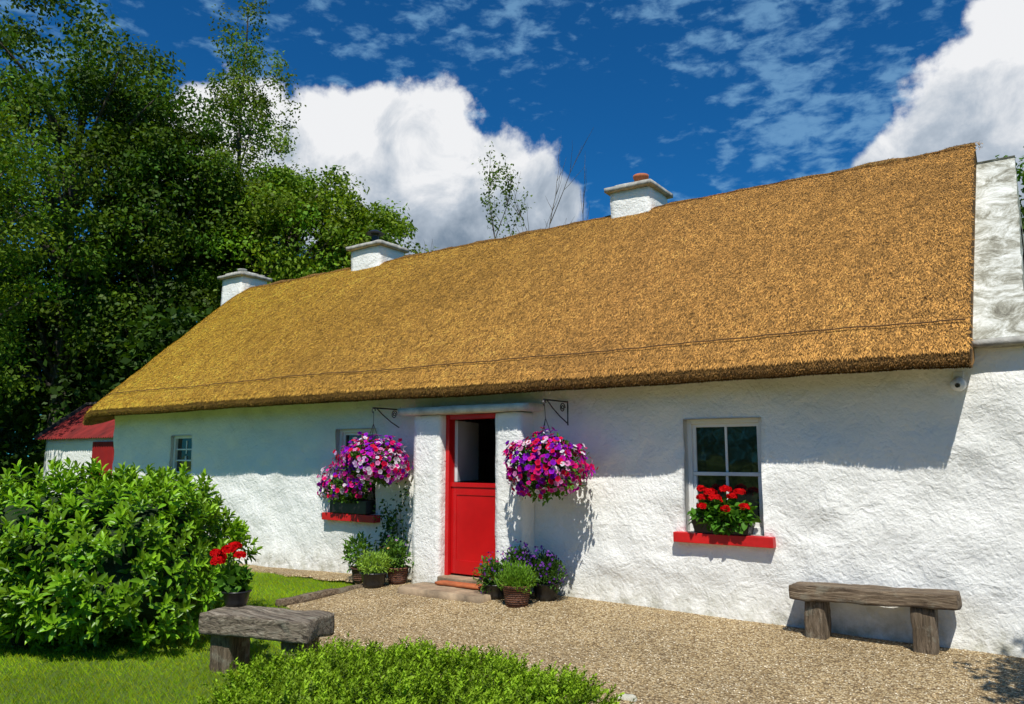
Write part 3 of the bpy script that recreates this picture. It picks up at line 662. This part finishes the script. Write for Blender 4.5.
# ------------------------------------------------------------ trees
def tree(name,x,y,rc,zc,rz,ncl,per,ls,col,seed,label,clr=.75,tr=.22,taper=0,fill=.55,cf=.62,limb=1.0):
    g=np.random.default_rng(seed); e=empty(name,(x,y,0),label,"tree")
    d=nrm(g.normal(size=(ncl,3))); k=1+.7*(vnoise(d*2.1+seed,seed)-.5)
    rr=g.uniform(.3,1,ncl)**fill*k; rel=d*rr[:,None]
    if taper: rel[:,:2]*=(1-taper*np.clip(rel[:,2:3],-.3,1))
    cc=np.array([x,y,zc])+rel*np.array([rc,rc,rz])
    G_=[]; th=zc+rz*(.5 if not taper else .8)
    tp=[(x+.25*math.sin(i*1.1+seed),y+.2*math.sin(i*.9+seed*2),-.1+th*i/7) for i in range(8)]
    G_.append(tube(tp,[tr*(1-.85*i/7) for i in range(8)],9))
    for q in cc[::max(1,ncl//45)]:
        hz=q[2]-(1.2+zc*.12 if not taper else 1.0)
        i=int(np.clip(hz/th*7,2,7)); s=Vector(tp[i]); E=Vector(q); mid=(s+E)/2+Vector((0,0,.12*(E-s).length))
        G_.append(tube([s,mid,E],[tr*.28*limb,tr*.14*limb,tr*.04*limb],5))
    V,F=join_geo(G_); par(pydata('trunk',V,F,M_BARK,True),e)
    tone=g.uniform(.5,1.5,ncl); hue=g.uniform(.85,1.3,ncl)
    m_=ncl*per; ci=np.repeat(np.arange(ncl),per); off=nrm(g.normal(size=(m_,3)))*(g.uniform(0,1,m_)**.45)[:,None]*np.array([clr,clr,clr*cf])*g.uniform(.6,1.35,(ncl))[ci][:,None]
    P=cc[ci]+off; N=nrm(off*.8+np.array([0,0,.5])+g.normal(0,.5,(m_,3))); D=nrm(np.cross(N,g.normal(size=(m_,3)))+np.array([0,0,-.3]))
    L=g.uniform(.7,1.3,m_)*ls; C=np.array(col)[None]*(tone[ci]*g.uniform(.75,1.25,m_))[:,None]; C[:,0]*=hue[ci]
    par(bake('crown',T_QUAD,P,D,N,np.stack([L,L*.6,L],1),C,M_LEAF),e); return e
DG=(.06,.125,.008); MG=(.12,.215,.012)
tree('broadleaf_tree',-25.5,4.2,4.6,9.6,6.8,240,240,.155,DG,701,"tall dark green broadleaf tree behind the shed",.95,.4)
tree('broadleaf_tree',-23.4,6.0,2.6,8.4,5.6,190,230,.145,DG,702,"tall dense dark tree beside the cottage gable",.9,.35)
tree('slender_tree',-24.8,9.9,2.1,11.6,7.6,220,110,.13,(.12,.205,.02),703,"slender airy tall tree with light leafy upper branches",.55,.2,.35,.6,1.1,.5)
tree('broadleaf_tree',-20.8,9.0,2.4,8.3,3.9,150,210,.145,MG,704,"rounded green tree behind the thatched roof",.75,.28)
tree('broadleaf_tree',-18.6,10.6,2.2,7.3,3.3,140,210,.145,MG,705,"rounded mid green tree behind the cottage ridge",.75,.28)
tree('broadleaf_tree',-19.8,-1.4,3.0,6.8,3.9,130,210,.10,(.10,.195,.010),706,"leafy tree with low sweeping branches over lawn",.75,.3)
tree('broadleaf_tree',-30,1,4.5,8,7,150,170,.22,DG,707,"tall dark green tree at the wood edge",1.1,.4)
tree('broadleaf_tree',-27,12,4,8,6,120,160,.22,DG,708,"tall dark green tree at the wood edge",1.1,.4)
tree('broadleaf_tree',.7,12.4,2.0,5.2,3.3,110,180,.14,DG,709,"dark green tree behind the white gable",.75,.25)
tree('small_tree',1.3,-2.45,.7,3.2,.8,40,130,.09,MG,710,"small leafy garden tree beside the gravel",.32,.07)
def bare(x,y,h,seed,leafy=False):
    g=random.Random(seed)
    if leafy: e=empty('sapling',(x,y,0),"thin sapling with small leaves behind the thatch","tree")
    else: e=empty('bare_sapling',(x,y,0),"thin bare-twigged sapling standing behind the thatch","tree","bare saplings behind the cottage")
    G_=[]; tips=[]
    def grow(p,d,l,r,dep):
        pts=[p]; q=p.copy(); dd=d.copy()
        for i in range(4):
            dd=(dd+Vector((g.uniform(-.16,.16),g.uniform(-.16,.16),.10))).normalized(); q=q+dd*l/4; pts.append(q.copy())
        G_.append(tube(pts,[r,r*.85,r*.65,r*.5,r*.3],5)); tips.extend(pts[1:])
        if dep>0:
            for k in range(g.randint(4,6)):
                s=pts[g.randint(1,4)]; nd_=(dd+Vector((g.uniform(-.7,.7),g.uniform(-.7,.7),g.uniform(0,.4)))).normalized(); grow(s,nd_,l*.42,max(r*.5,.008),dep-1)
    grow(Vector((x,y,h*.35)),Vector((0,0,1)),h*.58,.03,2); G_.append(tube([(x,y,-.1),(x,y,h*.35)],[.06,.03],7))
    V,F=join_geo(G_); par(pydata('trunk',V,F,M_BARK),e)
    if leafy:
        gg=np.random.default_rng(seed); T=np.array([t[:] for t in tips]); n=900; q=T[gg.integers(0,len(T),n)]+gg.normal(0,.10,(n,3)); D=nrm(gg.normal(size=(n,3))); N=nrm(gg.normal(size=(n,3))+[0,0,.6]); L=gg.uniform(.07,.13,n)
        par(bake('crown',T_QUAD,q,D,N,np.stack([L,L*.6,L],1),np.array([.12,.19,.02])[None]*gg.uniform(.6,1.3,(n,1)),M_LEAF),e)
bare(-13.0,10.2,8.6,1,True); bare(-11.9,10.6,8.9,2); bare(-11.3,10.9,8.4,5); bare(-14.3,9.4,7.0,3)
def belt(name,x0,x1,yfn,h,n,seed,col,ls=.16):
    g=np.random.default_rng(seed); xx=g.uniform(x0,x1,n); P=np.stack([xx,yfn(xx)+g.normal(0,.7,n),g.uniform(0,1,n)**.8*h*(.75+.5*vnoise(np.stack([xx*.5,0*xx,0*xx],1),seed))],1)
    N=nrm(g.normal(size=(n,3))+[0,-.4,.5]); D=nrm(np.cross(N,g.normal(size=(n,3)))); L=g.uniform(.7,1.3,n)*ls; t=.6+.8*vnoise(P*1.3,seed)
    o=bake(name,T_QUAD,P,D,N,np.stack([L,L*.65,L],1),np.array(col)[None]*(t*g.uniform(.8,1.2,n))[:,None],M_LEAF); o["kind"]="stuff"; return o
belt('undergrowth',-42,-19.5,lambda x:5+0*x,6.5,42000,21,(.035,.08,.008),.24)
belt('undergrowth',-32,-19.4,lambda x:-1+(x+20)*.2,2.6,13000,22,DG,.16)
belt('hedgerow',-20,14,lambda x:-19+0*x,4.5,30000,23,MG,.2)

# ------------------------------------------------------------ sky + light
w=bpy.data.worlds.new("World"); sc.world=w; w.use_nodes=True; nt=w.node_tree; bg=nt.nodes['Background']
sunv=Vector((.6,-1.0,1.78)).normalized(); el=math.asin(sunv.z)
sky=nd(nt,'ShaderNodeTexSky',sky_type='NISHITA'); sky.sun_disc=False; sky.sun_elevation=el; sky.sun_rotation=math.atan2(sunv.x,sunv.y); sky.dust_density=.2; sky.ozone_density=3; sky.air_density=1.0
tint=mixc(nt,1.0,sky.outputs[0],(.08,.52,.90),'MULTIPLY')
dirv=nd(nt,'ShaderNodeTexCoord').outputs['Generated']
def mth(op,a,b_=None,c=None,clamp=False):
    m_=nd(nt,'ShaderNodeMath',operation=op); m_.use_clamp=clamp
    for i,v in enumerate((a,b_,c)):
        if v is None: continue
        if isinstance(v,(int,float)): m_.inputs[i].default_value=v
        else: nt.links.new(v,m_.inputs[i])
    return m_.outputs[0]
blobs=[((-.732,.657,.385),.105),((-.6476,.7166,.372),.105),((-.5655,.7804,.33),.095),((-.815,.594,.40),.085),((-.518,.815,.32),.055),((-.6754,.711,.291),.12),((-.56,.80,.27),.10),((-.86,.54,.36),.09),
       ((-.013,1.147,.445),.11),((-.082,1.11,.385),.075),((.03,1.15,.56),.075),((-.148,1.066,.365),.045),((.10,1.15,.42),.16)]
acc=None
for c,r in blobs:
    v=Vector(c).normalized(); dm=nd(nt,'ShaderNodeVectorMath',operation='DISTANCE'); nt.links.new(dirv,dm.inputs[0]); dm.inputs[1].default_value=v
    q=mth('SUBTRACT',1,mth('DIVIDE',dm.outputs['Value'],r)); q=mth('MAXIMUM',q,-1)
    acc=q if acc is None else mth('SMOOTH_MAX',acc,q,.2)
cn=noise_node(nt,11,12,.58,dirv,.1); cn2=noise_node(nt,12,10,.6,dirv,.3)
dens=mth('ADD',acc,mth('MULTIPLY',mth('SUBTRACT',cn.outputs[0],.5),1.5))
mask=nd(nt,'ShaderNodeMapRange',interpolation_type='SMOOTHSTEP'); nt.links.new(dens,mask.inputs[0]); mask.inputs[1].default_value=-.01; mask.inputs[2].default_value=.22
mp=nd(nt,'ShaderNodeMapping'); mp.inputs['Scale'].default_value=(1,1,2.3); mp.inputs['Rotation'].default_value=(.12,-.22,.2); nt.links.new(dirv,mp.inputs['Vector'])
wn=noise_node(nt,27,7,.58,mp.outputs[0],.2); wn2=noise_node(nt,4.0,4,.55,dirv)
wm=nd(nt,'ShaderNodeMapRange',interpolation_type='SMOOTHSTEP'); nt.links.new(mth('ADD',mth('MULTIPLY',mth('SUBTRACT',wn.outputs[0],.5),1.2),mth('MULTIPLY',mth('SUBTRACT',wn2.outputs[0],.5),.9)),wm.inputs[0]); wm.inputs[1].default_value=-.03; wm.inputs[2].default_value=.28; wm.inputs[4].default_value=.5
sepz=nd(nt,'ShaderNodeSeparateXYZ'); nt.links.new(dirv,sepz.inputs[0])
shade=mth('ADD',mth('MULTIPLY',mth('SUBTRACT',sepz.outputs['Z'],.33),4.4),mth('ADD',mth('MULTIPLY',mth('SUBTRACT',cn2.outputs[0],.5),2.0),.58))
cr=ramp(nt,shade,[(.0,(.22,.29,.38)),(.45,(.50,.57,.66)),(.85,(.95,.96,.98))])
bg.inputs['Strength'].default_value=.1
sc10=nd(nt,'ShaderNodeVectorMath',operation='SCALE'); nt.links.new(cr.outputs[0],sc10.inputs[0]); sc10.inputs['Scale'].default_value=9.2
c1=mixc(nt,wm.outputs[0],tint,(2.6,5.0,7.4)); c2=mixc(nt,mask.outputs[0],c1,sc10.outputs[0])
nt.links.new(c2,bg.inputs['Color'])
sl=bpy.data.lights.new('sun','SUN'); sl.energy=5.0; sl.angle=math.radians(.5); sl.color=(1,.96,.87); so=link(bpy.data.objects.new('sun',sl)); so.rotation_euler=(-sunv).to_track_quat('-Z','Y').to_euler()

# ------------------------------------------------------------ camera
cam=bpy.data.cameras.new('camera'); co=link(bpy.data.objects.new('camera',cam)); cam.sensor_width=36; cam.lens=770/1024*36; cam.clip_end=2000
co.location=(0,-7.43,1.6); az,pt=math.radians(35),math.radians(7.7)
f=Vector((-math.sin(az)*math.cos(pt),math.cos(az)*math.cos(pt),math.sin(pt))); co.rotation_euler=f.to_track_quat('-Z','Y').to_euler(); sc.camera=co
